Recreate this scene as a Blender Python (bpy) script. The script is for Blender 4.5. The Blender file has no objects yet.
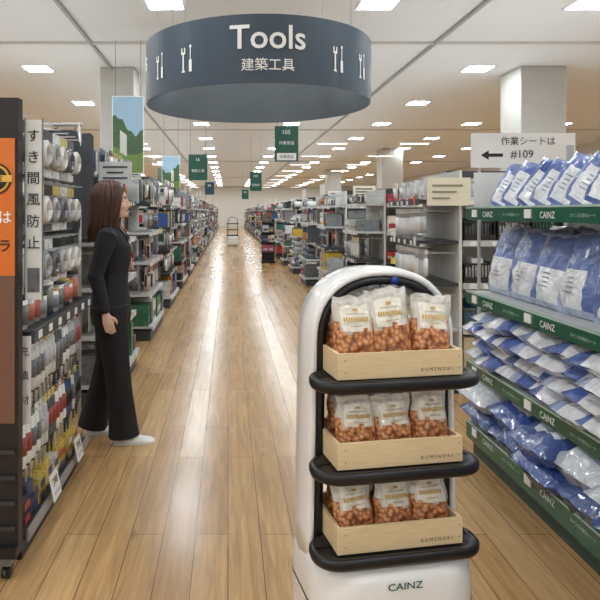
import bpy, math, random, time
from mathutils import Matrix, Vector, noise
t_start = time.time()
sc = bpy.context.scene
try:
    sc.view_settings.view_transform = 'Standard'
except Exception: pass
PI = math.pi
def lin(c):
    c = c/255.0
    return c/12.92 if c <= .04045 else ((c+.055)/1.055)**2.4
def C(r, g, b): return (lin(r), lin(g), lin(b), 1.0)
I = Matrix.Identity(4)
def TR(x, y, z): return Matrix.Translation((x, y, z))
def RZ(a): return Matrix.Rotation(math.radians(a), 4, 'Z')
def RX(a): return Matrix.Rotation(math.radians(a), 4, 'X')
def RY(a): return Matrix.Rotation(math.radians(a), 4, 'Y')
def face_T(ox, oy, oz, dx, dy):
    X = Vector((dx, dy, 0)).normalized(); Z = Vector((0, 0, 1)); Y = Z.cross(X)
    M = Matrix.Identity(4)
    for i in range(3):
        M[i][0] = X[i]; M[i][1] = Y[i]; M[i][2] = Z[i]
    M[0][3] = ox; M[1][3] = oy; M[2][3] = oz
    return M

# ---------------- materials ----------------
def mat(name, color=(.8, .8, .8, 1), rough=.5, metal=0, attr=False, coat=0, bump=0, bscale=30, spec=.5,
        emis=None, estr=0, vary=0, vscale=20, printy=False, stretch=None, bdist=.01):
    m = bpy.data.materials.new(name); m.use_nodes = True
    nt = m.node_tree; b = nt.nodes['Principled BSDF']
    b.inputs['Base Color'].default_value = color
    b.inputs['Roughness'].default_value = rough
    b.inputs['Metallic'].default_value = metal
    b.inputs['Specular IOR Level'].default_value = spec
    b.inputs['Coat Weight'].default_value = coat
    b.inputs['Coat Roughness'].default_value = .1
    if emis:
        b.inputs['Emission Color'].default_value = emis
        b.inputs['Emission Strength'].default_value = estr
    tc = nt.nodes.new('ShaderNodeTexCoord')
    vec = tc.outputs['Object']
    if stretch:
        mp = nt.nodes.new('ShaderNodeMapping'); mp.inputs['Scale'].default_value = stretch
        nt.links.new(vec, mp.inputs['Vector']); vec = mp.outputs['Vector']
    src = None
    if attr:
        a = nt.nodes.new('ShaderNodeAttribute'); a.attribute_name = 'Col'; src = a.outputs['Color']
    if vary > 0 or printy:
        n = nt.nodes.new('ShaderNodeTexNoise'); n.inputs['Scale'].default_value = vscale
        n.inputs['Detail'].default_value = 3
        nt.links.new(vec, n.inputs['Vector'])
        r = nt.nodes.new('ShaderNodeMapRange')
        if printy:
            r.inputs['From Min'].default_value = .55; r.inputs['From Max'].default_value = .6
            r.inputs['To Min'].default_value = 1; r.inputs['To Max'].default_value = 1-vary
        else:
            r.inputs['From Min'].default_value = .3; r.inputs['From Max'].default_value = .7
            r.inputs['To Min'].default_value = 1-vary; r.inputs['To Max'].default_value = 1+vary
        nt.links.new(n.outputs['Fac'], r.inputs['Value'])
        mx = nt.nodes.new('ShaderNodeVectorMath'); mx.operation = 'SCALE'
        if src: nt.links.new(src, mx.inputs[0])
        else: mx.inputs[0].default_value = color[:3]
        nt.links.new(r.outputs['Result'], mx.inputs['Scale'])
        src = mx.outputs['Vector']
    if src: nt.links.new(src, b.inputs['Base Color'])
    if bump > 0:
        n2 = nt.nodes.new('ShaderNodeTexNoise'); n2.inputs['Scale'].default_value = bscale
        n2.inputs['Detail'].default_value = 3; n2.inputs['Distortion'].default_value = .6
        nt.links.new(vec, n2.inputs['Vector'])
        bp = nt.nodes.new('ShaderNodeBump'); bp.inputs['Strength'].default_value = bump
        bp.inputs['Distance'].default_value = bdist
        nt.links.new(n2.outputs['Fac'], bp.inputs['Height'])
        nt.links.new(bp.outputs['Normal'], b.inputs['Normal'])
    return m

M_goods = mat('printed_packaging', attr=True, rough=.4, printy=True, vary=.3, vscale=28)
M_plain = mat('painted_surface', attr=True, rough=.45, vary=.04, vscale=6)
M_film = mat('plastic_film_wrap', attr=True, rough=.2, coat=.7, bump=.9, bscale=16, vary=.13, vscale=14, bdist=.02)
M_cloth = mat('cloth', attr=True, rough=.85, bump=.3, bscale=60, vary=.1, vscale=10)
M_gloss = mat('gloss_plastic', attr=True, rough=.25, coat=.3, vary=.03)
M_white = mat('robot_white_shell', C(243, 244, 245), rough=.22, coat=.5, vary=.01)
M_black = mat('robot_black_trim', C(20, 20, 24), rough=.4, vary=.05)
M_lamp = mat('lamp_diffuser', C(255, 255, 250), emis=(.87, .95, 1, 1), estr=52)
M_fill = mat('added_ceiling_glow', C(255, 255, 250), emis=(.84, .94, 1, 1), estr=18)  # glow for invented strips that brighten the ceiling, no real store lamp
M_led = mat('blue_led', C(20, 70, 160), rough=.3, vary=.02)
M_wood = mat('pine_wood', C(230, 206, 164), rough=.55, vary=.08, vscale=9, stretch=(1.5, 30, 30), bump=.05)
M_skin = mat('skin', C(226, 186, 162), rough=.5, vary=.04)
M_suit = mat('black_suit_cloth', C(24, 24, 28), rough=.8, bump=.25, bscale=18, vary=.15)
M_hair = mat('brown_hair', C(78, 50, 36), rough=.4, vary=.3, vscale=60, stretch=(1, 1, .1))
M_conc = mat('pillar_paint', C(190, 187, 180), rough=.7, vary=.04, vscale=3)
MS = [M_goods, M_plain, M_film, M_cloth, M_gloss]
GO, PL, FI, CL, GL = 0, 1, 2, 3, 4

def nuts_mat():
    m = bpy.data.materials.new('mixed_nuts_in_film'); m.use_nodes = True
    nt = m.node_tree; b = nt.nodes['Principled BSDF']
    tc = nt.nodes.new('ShaderNodeTexCoord'); v = nt.nodes.new('ShaderNodeTexVoronoi')
    v.inputs['Scale'].default_value = 80
    nt.links.new(tc.outputs['Object'], v.inputs['Vector'])
    r = nt.nodes.new('ShaderNodeValToRGB')
    e = r.color_ramp.elements
    e[0].position = 0; e[0].color = C(238, 190, 142)
    e[1].position = .85; e[1].color = C(122, 70, 38)
    x = r.color_ramp.elements.new(.45); x.color = C(206, 136, 88)
    nt.links.new(v.outputs['Distance'], r.inputs['Fac'])
    nt.links.new(r.outputs['Color'], b.inputs['Base Color'])
    bp = nt.nodes.new('ShaderNodeBump'); bp.inputs['Strength'].default_value = .5; bp.inputs['Distance'].default_value = .005; bp.invert = True
    nt.links.new(v.outputs['Distance'], bp.inputs['Height']); nt.links.new(bp.outputs['Normal'], b.inputs['Normal'])
    b.inputs['Roughness'].default_value = .3; b.inputs['Coat Weight'].default_value = .5
    return m
M_nuts = nuts_mat()

def floor_mat():
    m = bpy.data.materials.new('oak_plank_floor'); m.use_nodes = True
    nt = m.node_tree; b = nt.nodes['Principled BSDF']; N = nt.nodes.new; Lk = nt.links.new
    g = N('ShaderNodeNewGeometry'); sp = N('ShaderNodeSeparateXYZ'); cb = N('ShaderNodeCombineXYZ')
    Lk(g.outputs['Position'], sp.inputs[0]); Lk(sp.outputs['Y'], cb.inputs['X']); Lk(sp.outputs['X'], cb.inputs['Y'])
    br = N('ShaderNodeTexBrick'); br.offset = .37; br.offset_frequency = 2
    br.inputs['Scale'].default_value = 1; br.inputs['Brick Width'].default_value = 1.35
    br.inputs['Row Height'].default_value = .145; br.inputs['Mortar Size'].default_value = .0022
    br.inputs['Mortar Smooth'].default_value = .3; br.inputs['Bias'].default_value = 0
    br.inputs['Color1'].default_value = C(200, 162, 114); br.inputs['Color2'].default_value = C(178, 138, 90)
    br.inputs['Mortar'].default_value = C(112, 80, 50)
    Lk(cb.outputs[0], br.inputs['Vector'])
    mp = N('ShaderNodeMapping'); mp.inputs['Scale'].default_value = (1.2, 16, 1)
    Lk(cb.outputs[0], mp.inputs['Vector'])
    n = N('ShaderNodeTexNoise'); n.inputs['Scale'].default_value = 2.2; n.inputs['Detail'].default_value = 7; n.inputs['Distortion'].default_value = .8
    Lk(mp.outputs[0], n.inputs['Vector'])
    r = N('ShaderNodeMapRange'); r.inputs['From Min'].default_value = .25; r.inputs['From Max'].default_value = .75
    r.inputs['To Min'].default_value = .7; r.inputs['To Max'].default_value = 1.22
    Lk(n.outputs['Fac'], r.inputs['Value'])
    mx = N('ShaderNodeVectorMath'); mx.operation = 'SCALE'
    Lk(br.outputs['Color'], mx.inputs[0]); Lk(r.outputs[0], mx.inputs['Scale'])
    mp2 = N('ShaderNodeMapping'); mp2.inputs['Scale'].default_value = (1.6, 5, 1); Lk(cb.outputs[0], mp2.inputs['Vector'])
    v = N('ShaderNodeTexVoronoi'); v.inputs['Scale'].default_value = 1.0; Lk(mp2.outputs[0], v.inputs['Vector'])
    r2 = N('ShaderNodeMapRange'); r2.inputs['From Min'].default_value = .02; r2.inputs['From Max'].default_value = .1
    r2.inputs['To Min'].default_value = .66; r2.inputs['To Max'].default_value = 1
    Lk(v.outputs['Distance'], r2.inputs['Value'])
    mx2 = N('ShaderNodeVectorMath'); mx2.operation = 'SCALE'
    Lk(mx.outputs[0], mx2.inputs[0]); Lk(r2.outputs[0], mx2.inputs['Scale'])
    Lk(mx2.outputs[0], b.inputs['Base Color'])
    n3 = N('ShaderNodeTexNoise'); n3.inputs['Scale'].default_value = 3; Lk(cb.outputs[0], n3.inputs['Vector'])
    r3 = N('ShaderNodeMapRange'); r3.inputs['To Min'].default_value = .14; r3.inputs['To Max'].default_value = .3
    Lk(n3.outputs['Fac'], r3.inputs['Value']); Lk(r3.outputs[0], b.inputs['Roughness'])
    bp = N('ShaderNodeBump'); bp.inputs['Strength'].default_value = .25; bp.inputs['Distance'].default_value = .002
    Lk(br.outputs['Fac'], bp.inputs['Height']); bp.invert = True
    Lk(bp.outputs['Normal'], b.inputs['Normal'])
    b.inputs['Specular IOR Level'].default_value = .65
    return m

def ceil_mat():
    m = bpy.data.materials.new('ceiling_board'); m.use_nodes = True
    nt = m.node_tree; b = nt.nodes['Principled BSDF']; N = nt.nodes.new; Lk = nt.links.new
    g = N('ShaderNodeNewGeometry')
    br = N('ShaderNodeTexBrick'); br.inputs['Scale'].default_value = 1
    br.inputs['Brick Width'].default_value = 1.82; br.inputs['Row Height'].default_value = .91; br.offset = .5
    br.inputs['Mortar Size'].default_value = .004
    br.inputs['Color1'].default_value = C(230, 231, 230); br.inputs['Color2'].default_value = C(228, 229, 228)
    br.inputs['Mortar'].default_value = C(212, 212, 208)
    Lk(g.outputs['Position'], br.inputs['Vector']); Lk(br.outputs['Color'], b.inputs['Base Color'])
    b.inputs['Roughness'].default_value = .8
    return m

# ---------------- geometry accumulator ----------------
_tc = {}
def text_geo(s, bold=.0):
    if (s, bold) in _tc: return _tc[(s, bold)]
    cu = bpy.data.curves.new('t', 'FONT'); cu.body = s; cu.align_x = 'CENTER'; cu.align_y = 'CENTER'; cu.resolution_u = 3; cu.offset = bold
    ob = bpy.data.objects.new('t', cu); sc.collection.objects.link(ob)
    bpy.context.view_layer.update()
    dg = bpy.context.evaluated_depsgraph_get()
    me = bpy.data.meshes.new_from_object(ob.evaluated_get(dg))
    vs = [v.co.copy() for v in me.vertices]; fs = [tuple(p.vertices) for p in me.polygons]
    if vs:
        cx = (min(v.x for v in vs)+max(v.x for v in vs))/2; cy = (min(v.y for v in vs)+max(v.y for v in vs))/2
        w = max(v.x for v in vs)-min(v.x for v in vs); h = max(v.y for v in vs)-min(v.y for v in vs)
        vs = [Vector((v.x-cx, v.y-cy, 0)) for v in vs]
    else: w = h = 1
    bpy.data.objects.remove(ob); bpy.data.curves.remove(cu); bpy.data.meshes.remove(me)
    _tc[(s, bold)] = (vs, fs, w, h); return _tc[(s, bold)]

class G:
    def __init__(s): s.v = []; s.f = []; s.m = []; s.c = []; s.s = []
    def add(s, vs, fs, col, mi=GO, sm=False, T=I):
        o = len(s.v)
        s.v.extend([tuple(T @ Vector(v)) for v in vs])
        for i, f in enumerate(fs):
            s.f.append(tuple(o+k for k in f)); s.m.append(mi if not isinstance(mi, list) else mi[i])
            s.c.append(col if not isinstance(col, list) else col[i]); s.s.append(sm)
    def box(s, T, x0, x1, y0, y1, z0, z1, col, mi=GO):
        vs = [(x0, y0, z0), (x1, y0, z0), (x1, y1, z0), (x0, y1, z0), (x0, y0, z1), (x1, y0, z1), (x1, y1, z1), (x0, y1, z1)]
        s.add(vs, [(0, 3, 2, 1), (4, 5, 6, 7), (0, 1, 5, 4), (1, 2, 6, 5), (2, 3, 7, 6), (3, 0, 4, 7)], col, mi, False, T)
    def quad(s, T, x0, x1, y, z0, z1, col, mi=GO):
        s.add([(x0, y, z0), (x1, y, z0), (x1, y, z1), (x0, y, z1)], [(0, 1, 2, 3)], col, mi, False, T)
    def loft(s, rings, col, mi=GO, sm=True, caps=True, T=I):
        n = len(rings[0]); vs = [p for r in rings for p in r]; fs = []
        for i in range(len(rings)-1):
            for j in range(n):
                a = i*n+j; b = i*n+(j+1) % n
                fs.append((a, b, b+n, a+n))
        if caps:
            fs.append(tuple(reversed(range(n)))); fs.append(tuple((len(rings)-1)*n+k for k in range(n)))
        s.add(vs, fs, col, mi, sm, T)
    def tube(s, pts, rad, n=8, col=(1, 1, 1, 1), mi=GO, sm=True, T=I, flat=None):
        pts = [Vector(p) for p in pts]; rings = []
        up0 = None
        for i, p in enumerate(pts):
            d = (pts[min(i+1, len(pts)-1)]-pts[max(i-1, 0)]).normalized()
            if up0 is None: up0 = Vector((0, 1, 0)) if abs(d.y) < .9 else Vector((1, 0, 0))
            a = (up0-d*up0.dot(d)).normalized(); b = d.cross(a); up0 = a
            r = rad[i] if isinstance(rad, (list, tuple)) else rad
            ra, rb = r if isinstance(r, (list, tuple)) else (r, r)
            rings.append([p+a*math.cos(2*PI*k/n)*ra+b*math.sin(2*PI*k/n)*rb for k in range(n)])
        s.loft(rings, col, mi, sm, True, T)
    def sphere(s, T, rx, ry, rz, col, mi=GO, nu=16, nv=10):
        rings = []
        for i in range(nv+1):
            t = PI*i/nv; t = min(max(t, .02), PI-.02)
            rings.append([Vector((rx*math.sin(t)*math.cos(2*PI*k/nu), ry*math.sin(t)*math.sin(2*PI*k/nu), -rz*math.cos(t))) for k in range(nu)])
        s.loft(rings, col, mi, True, True, T)
    def pillow(s, T, w, h, t, colf, mif=FI, nu=12, nv=12, wob=.006, seed=0, prof=None):
        for side in (-1, 1):
            vs = []; fs = []; cols = []; ms = []
            for j in range(nv+1):
                v = -1+2*j/nv
                for i in range(nu+1):
                    u = -1+2*i/nu
                    pv = prof(v) if prof else (max(0, 1-abs(v)**3))**.5
                    y = side*t/2*(max(0, 1-abs(u)**3))**.5*pv
                    k = noise.noise(Vector((u*1.7+seed*7.1, v*1.7+side, seed*3.3)))
                    k2 = noise.noise(Vector((u*3.7+seed*5.1, v*4.7+side*3, seed)))
                    y += (k+k2*.7)*wob*side*(1-abs(u)**4)*(1 if abs(v) < .98 else .3)
                    e1 = noise.noise(Vector((seed*4.1+9, v*2.2, u))); e2 = noise.noise(Vector((u*2.2, seed*2.9+4, v)))
                    vs.append((u*w/2+e1*wob*1.0*abs(u), y, (v+1)*h/2+e2*wob*1.0*max(0, v)))
            for j in range(nv):
                for i in range(nu):
                    a = j*(nu+1)+i; q = (a, a+1, a+nu+2, a+nu+1)
                    fs.append(q if side < 0 else tuple(reversed(q)))
                    u = -1+2*(i+.5)/nu; v = -1+2*(j+.5)/nv
                    cols.append(colf(u, v, side)); ms.append(mif(u, v, side) if callable(mif) else mif)
            s.add(vs, fs, cols, ms, True, T)
    def text(s, T, st, size, col, mi=PL, bold=.0):
        vs, fs, w, h = text_geo(st, bold)
        s.add([(v.x*size, 0, v.y*size) for v in vs], fs, col, mi, False, T)
    def build(s, name, mats=None, M=None, bevel=0, parent=None):
        me = bpy.data.meshes.new(name); me.from_pydata(s.v, [], s.f)
        for m in (mats or MS): me.materials.append(m)
        me.polygons.foreach_set('material_index', s.m); me.polygons.foreach_set('use_smooth', s.s)
        at = me.color_attributes.new('Col', 'FLOAT_COLOR', 'CORNER')
        buf = []
        for f, c in zip(s.f, s.c): buf.extend(list(c)*len(f))
        at.data.foreach_set('color', buf); me.update()
        ob = bpy.data.objects.new(name, me); sc.collection.objects.link(ob)
        if M is not None: ob.matrix_world = M
        if bevel:
            b = ob.modifiers.new('bev', 'BEVEL'); b.width = bevel; b.segments = 2; b.limit_method = 'ANGLE'
        if parent: ob.parent = parent
        return ob

def rr(x0, x1, y0, y1, r, z, n=6):
    out = []
    for cx, cy, a0 in ((x1-r, y0+r, -90), (x1-r, y1-r, 0), (x0+r, y1-r, 90), (x0+r, y0+r, 180)):
        for k in range(n+1):
            a = math.radians(a0+90*k/n); out.append(Vector((cx+r*math.cos(a), cy+r*math.sin(a), z)))
    return out

WHT = C(238, 238, 236); BLK = C(24, 24, 27); GRY = C(120, 122, 125); DG = C(58, 60, 64)
GREEN = C(0, 88, 66); LGR = C(196, 198, 198)
H = 1.45
# ---------------- room ----------------
CH = 4.0; XW = 13.5; Y0 = -7; Y1 = 60
def slab(name, x0, x1, y0, y1, z0, z1, m):
    g = G(); g.box(I, x0, x1, y0, y1, z0, z1, WHT, 0); return g.build(name, [m])
slab('floor', -XW, XW, Y0, Y1, -.1, 0, floor_mat())
slab('ceiling', -XW, XW, Y0, Y1, CH, CH+.1, ceil_mat())
M_wall = mat('wall_paint', C(218, 216, 210), rough=.8, vary=.03, vscale=2)
slab('wall_left', -XW-.1, -XW, Y0, Y1, 0, CH, M_wall)
slab('wall_right', XW, XW+.1, Y0, Y1, 0, CH, M_wall)
slab('wall_far', -XW, XW, Y1, Y1+.1, 0, CH, M_wall)
slab('wall_near', -XW, XW, Y0-.1, Y0, 0, CH, M_wall)

g = G()
for k in range(-4, 5):
    X = -.77+2.6*k
    for j in range(-2, 18):
        Y = .6+3.35*j
        if Y < Y0+.5: continue
        g.box(I, X-.25, X+.25, Y-.25, Y+.25, CH-.014, CH-.001, WHT, 1)
        g.add([(X-.21, Y-.21, CH-.016), (X-.21, Y+.21, CH-.016), (X+.21, Y+.21, CH-.016), (X+.21, Y-.21, CH-.016)], [(0, 1, 2, 3)], WHT, 0)
g.build('ceiling_downlights', [M_lamp, M_white])
M_lamp2 = mat('linear_lamp_diffuser', C(255, 255, 250), emis=(1, .97, .92, 1), estr=5)
g = G()
for j in range(9):
    for X in (3.3, 5.9, -3.0, -5.4):
        Y = 19+4.2*j; zz = CH-.4
        g.add([(X-.45, Y-.04, zz), (X-.45, Y+.04, zz), (X+.45, Y+.04, zz), (X+.45, Y-.04, zz)], [(0, 1, 2, 3)], WHT, 0)
        g.box(I, X-.47, X+.47, Y-.05, Y+.05, CH-.398, CH-.35, WHT, 1)
        for dx in (-.4, .4): g.box(I, X+dx-.004, X+dx+.004, Y-.004, Y+.004, CH-.35, CH, GRY, 1)
g.build('pendant_linear_lamps', [M_lamp2, M_white])
g = G()
for X in (-2.05, 3.1):
    g.box(I, X-.02, X+.02, 2, 50, CH-.05, CH-.001, C(170, 168, 164), PL)
for Y in (9.0, 18.5, 30, 44):
    g.box(I, -XW+.1, XW-.1, Y-.03, Y+.03, CH-.04, CH-.001, C(215, 212, 206), PL)
g.build('ceiling_track_rails')

# ---------------- ring sign ----------------
g = G(); R = .975; zb, zt = 2.38, 2.88
SL = C(58, 72, 86); SI = C(108, 118, 126)
n = 96
for r, col, flip in ((R, SL, 0), (R-.012, SI, 1)):
    for k in range(n):
        a0 = 2*PI*k/n; a1 = 2*PI*(k+1)/n
        q = [(r*math.sin(a0), -r*math.cos(a0), zb), (r*math.sin(a1), -r*math.cos(a1), zb), (r*math.sin(a1), -r*math.cos(a1), zt), (r*math.sin(a0), -r*math.cos(a0), zt)]
        if flip: q.reverse()
        g.add(q, [(0, 1, 2, 3)], col, PL, True)
for z, up in ((zb, 0), (zt, 1)):
    for k in range(n):
        a0 = 2*PI*k/n; a1 = 2*PI*(k+1)/n
        q = [(R*math.sin(a0), -R*math.cos(a0), z), (R*math.sin(a1), -R*math.cos(a1), z), ((R-.012)*math.sin(a1), -(R-.012)*math.cos(a1), z), ((R-.012)*math.sin(a0), -(R-.012)*math.cos(a0), z)]
        g.add(q, [(0, 1, 2, 3)], C(150, 156, 162), PL)
def bend(vs, a, z, sx, sy, rr_=R+.006):
    return [(rr_*math.sin(a+v[0]*sx/R), -rr_*math.cos(a+v[0]*sx/R), z+v[1]*sy) for v in vs]
for q in range(4):
    a = q*PI/2
    for st, hgt, zz, bo in (('Tools', .175, 2.715, .012), ('建築工具', .092, 2.515, .004)):
        vs, fs, w, h = text_geo(st, bo); k = hgt/h
        g.add(bend(vs, a+.03, zz, k, k), fs, WHT, PL)
    for sg in (-1, 1):
        for off, kind in ((-.035, 0), (.035, 1)):
            aa = a+sg*.62+off
            def part(x0, x1, y0, y1): g.add(bend([(x0, y0), (x1, y0), (x1, y1), (x0, y1)], aa, 2.60, 1, 1), [(0, 1, 2, 3)], WHT, PL)
            if kind == 0:
                part(-.007, .007, -.085, .045); part(-.02, -.008, .045, .085); part(.008, .02, .045, .085); part(-.02, .02, .035, .052); part(-.015, .015, -.1, -.085)
            else:
                part(-.013, .013, -.1, -.01); part(-.004, .004, -.01, .08); part(-.009, .009, .08, .1)
for k in range(4):
    a = PI/4+k*PI/2; x, y = (R-.006)*math.sin(a), -(R-.006)*math.cos(a)
    g.tube([(x, y, zt-.02), (x, y, CH)], .003, 5, LGR, PL)
g.build('round_hanging_sign', M=TR(.26, 5.3, 0))

# ---------------- hanging aisle signs, posters, pillars ----------------
def hang_sign(name, x0, x1, y, z0, z1, col, lines):
    g = G(); w = x1-x0
    g.box(I, -w/2, w/2, -.012, .012, z0, z1, col, PL)
    for st, hh, zz, c in lines:
        vs, fs, tw, th = text_geo(st); k = min(hh/th, w*.85/tw)
        g.add([(v.x*k, -.014, zz+v.y*k) for v in vs], fs, c, PL)
    if y == 10:
        g.box(I, -.16, .16, -.016, -.012, 2.31, 2.43, WHT, PL); g.text(TR(0, -.018, 2.37), '作業用品', .06, BLK)
    for sx in (-.4, .4): g.tube([(sx*w, 0, z1-.01), (sx*w, 0, CH)], .004, 5, GRY, PL)
    g.build(name, M=TR((x0+x1)/2, y, 0))
SG = C(24, 84, 68)
hang_sign('hanging_aisle_sign', .78, 1.17, 10, 2.29, 2.88, SG, [('105', .07, 2.78, WHT), ('作業用品', .06, 2.6, WHT)])
hang_sign('hanging_aisle_sign', .73, 1.12, 20, 2.15, 2.78, SG, [('103', .08, 2.65, WHT), ('接着剤', .08, 2.35, WHT)])
hang_sign('hanging_aisle_sign', -1.05, -.55, 16, 2.3, 2.98, SG, [('16', .08, 2.85, WHT), ('電動工具', .08, 2.55, WHT)])
hang_sign('hanging_aisle_sign', -1.0, -.6, 26, 2.2, 2.75, C(30, 60, 80), [('14', .1, 2.6, WHT)])
hang_sign('hanging_aisle_sign', .8, 1.2, 35, 2.2, 2.75, SG, [('101', .1, 2.6, WHT)])
def landscape_poster(name, x0, x1, y, z0, z1, seed):
    g = G(); n = 40; random.seed(seed)
    g.box(I, x0, x1, y, y+.03, z0, z1, WHT, PL)
    for i in range(n):
        xa = x0+.01+(x1-x0-.02)*i/n; xb = x0+.01+(x1-x0-.02)*(i+1)/n
        def hzf(x): t = (x-x0)/(x1-x0); return z0+(z1-z0)*(.62+.12*math.sin(t*5+seed)+.02*math.sin(t*23))
        def h2f(x): t = (x-x0)/(x1-x0); return z0+(z1-z0)*(.3+.06*math.sin(t*4+2))
        A, B, Cc, D2 = hzf(xa), hzf(xb), h2f(xa), h2f(xb)
        g.add([(xa, y-.002, A), (xb, y-.002, B), (xb, y-.002, z1-.01), (xa, y-.002, z1-.01)], [(0, 1, 2, 3)], C(150, 180, 200), PL)
        g.add([(xa, y-.002, Cc), (xb, y-.002, D2), (xb, y-.002, B), (xa, y-.002, A)], [(0, 1, 2, 3)], C(70, 100, 66), GO)
        g.add([(xa, y-.002, z0+.01), (xb, y-.002, z0+.01), (xb, y-.002, D2), (xa, y-.002, Cc)], [(0, 1, 2, 3)], C(112, 140, 72), GO)
    for sx in (.1, .9): g.tube([(x0+(x1-x0)*sx, y+.015, z1-.01), (x0+(x1-x0)*sx, y+.015, CH)], .004, 5, GRY, PL)
    g.build(name)
landscape_poster('landscape_poster', -1.72, -1.25, 8.9, 2.02, 3.17, 1)
landscape_poster('landscape_poster', -1.65, -1.2, 15, 2.0, 2.85, 3)
def pillar(x, y, w=.85):
    g = G(); g.box(I, -w/2, w/2, -w/2, w/2, 0, CH-.002, WHT, 0)
    g.box(I, -w/2-.02, w/2+.02, -w/2-.02, w/2+.02, .001, .12, DG, 0)
    g.build('pillar', [M_conc], TR(x, y, 0), bevel=.02)
pillar(5.5, 10.85, .8); pillar(6.6, 24.5); pillar(-1.95, 10.83, .6); pillar(6.3, 36); pillar(-4.2, 24)

# ---------------- goods population ----------------
PAL = [C(*c) for c in [(232, 232, 230), (205, 205, 202), (70, 74, 80), (38, 40, 44), (188, 58, 50), (214, 140, 60), (226, 192, 70), (56, 88, 150), (90, 130, 176), (60, 114, 90), (150, 152, 155), (120, 96, 78), (210, 192, 160), (180, 84, 104), (100, 106, 114), (240, 240, 238), (54, 60, 84), (174, 180, 186), (230, 228, 220), (130, 134, 138), (190, 192, 190), (84, 88, 92), (222, 224, 226)]]
PINK = [C(214, 96, 110), C(196, 60, 60), WHT, C(232, 190, 196), C(230, 225, 215), C(180, 60, 80)]
WHTS = [WHT, C(226, 228, 230), C(214, 218, 222), C(240, 240, 240), C(200, 206, 212)]
def shelf_plate(g, T, L, d, z, col=DG, rail=None, tags=True, rnd=random):
    g.box(T, 0, L, 0, d, z-.025, z, col, PL)
    g.box(T, 0, L, -.008, 0, z-.045, z+.003, rail or col, PL)
    if tags:
        x = .05
        while x < L-.08:
            g.box(T, x, x+.055, -.011, -.008, z-.042, z-.006, WHT, PL)
            if rnd.random() < .12: g.box(T, x, x+.06, -.013, -.01, z-.04, z+.03, rnd.choice([C(220, 80, 60), C(240, 215, 90), WHT]), PL)
            x += rnd.uniform(.1, .22)
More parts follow.
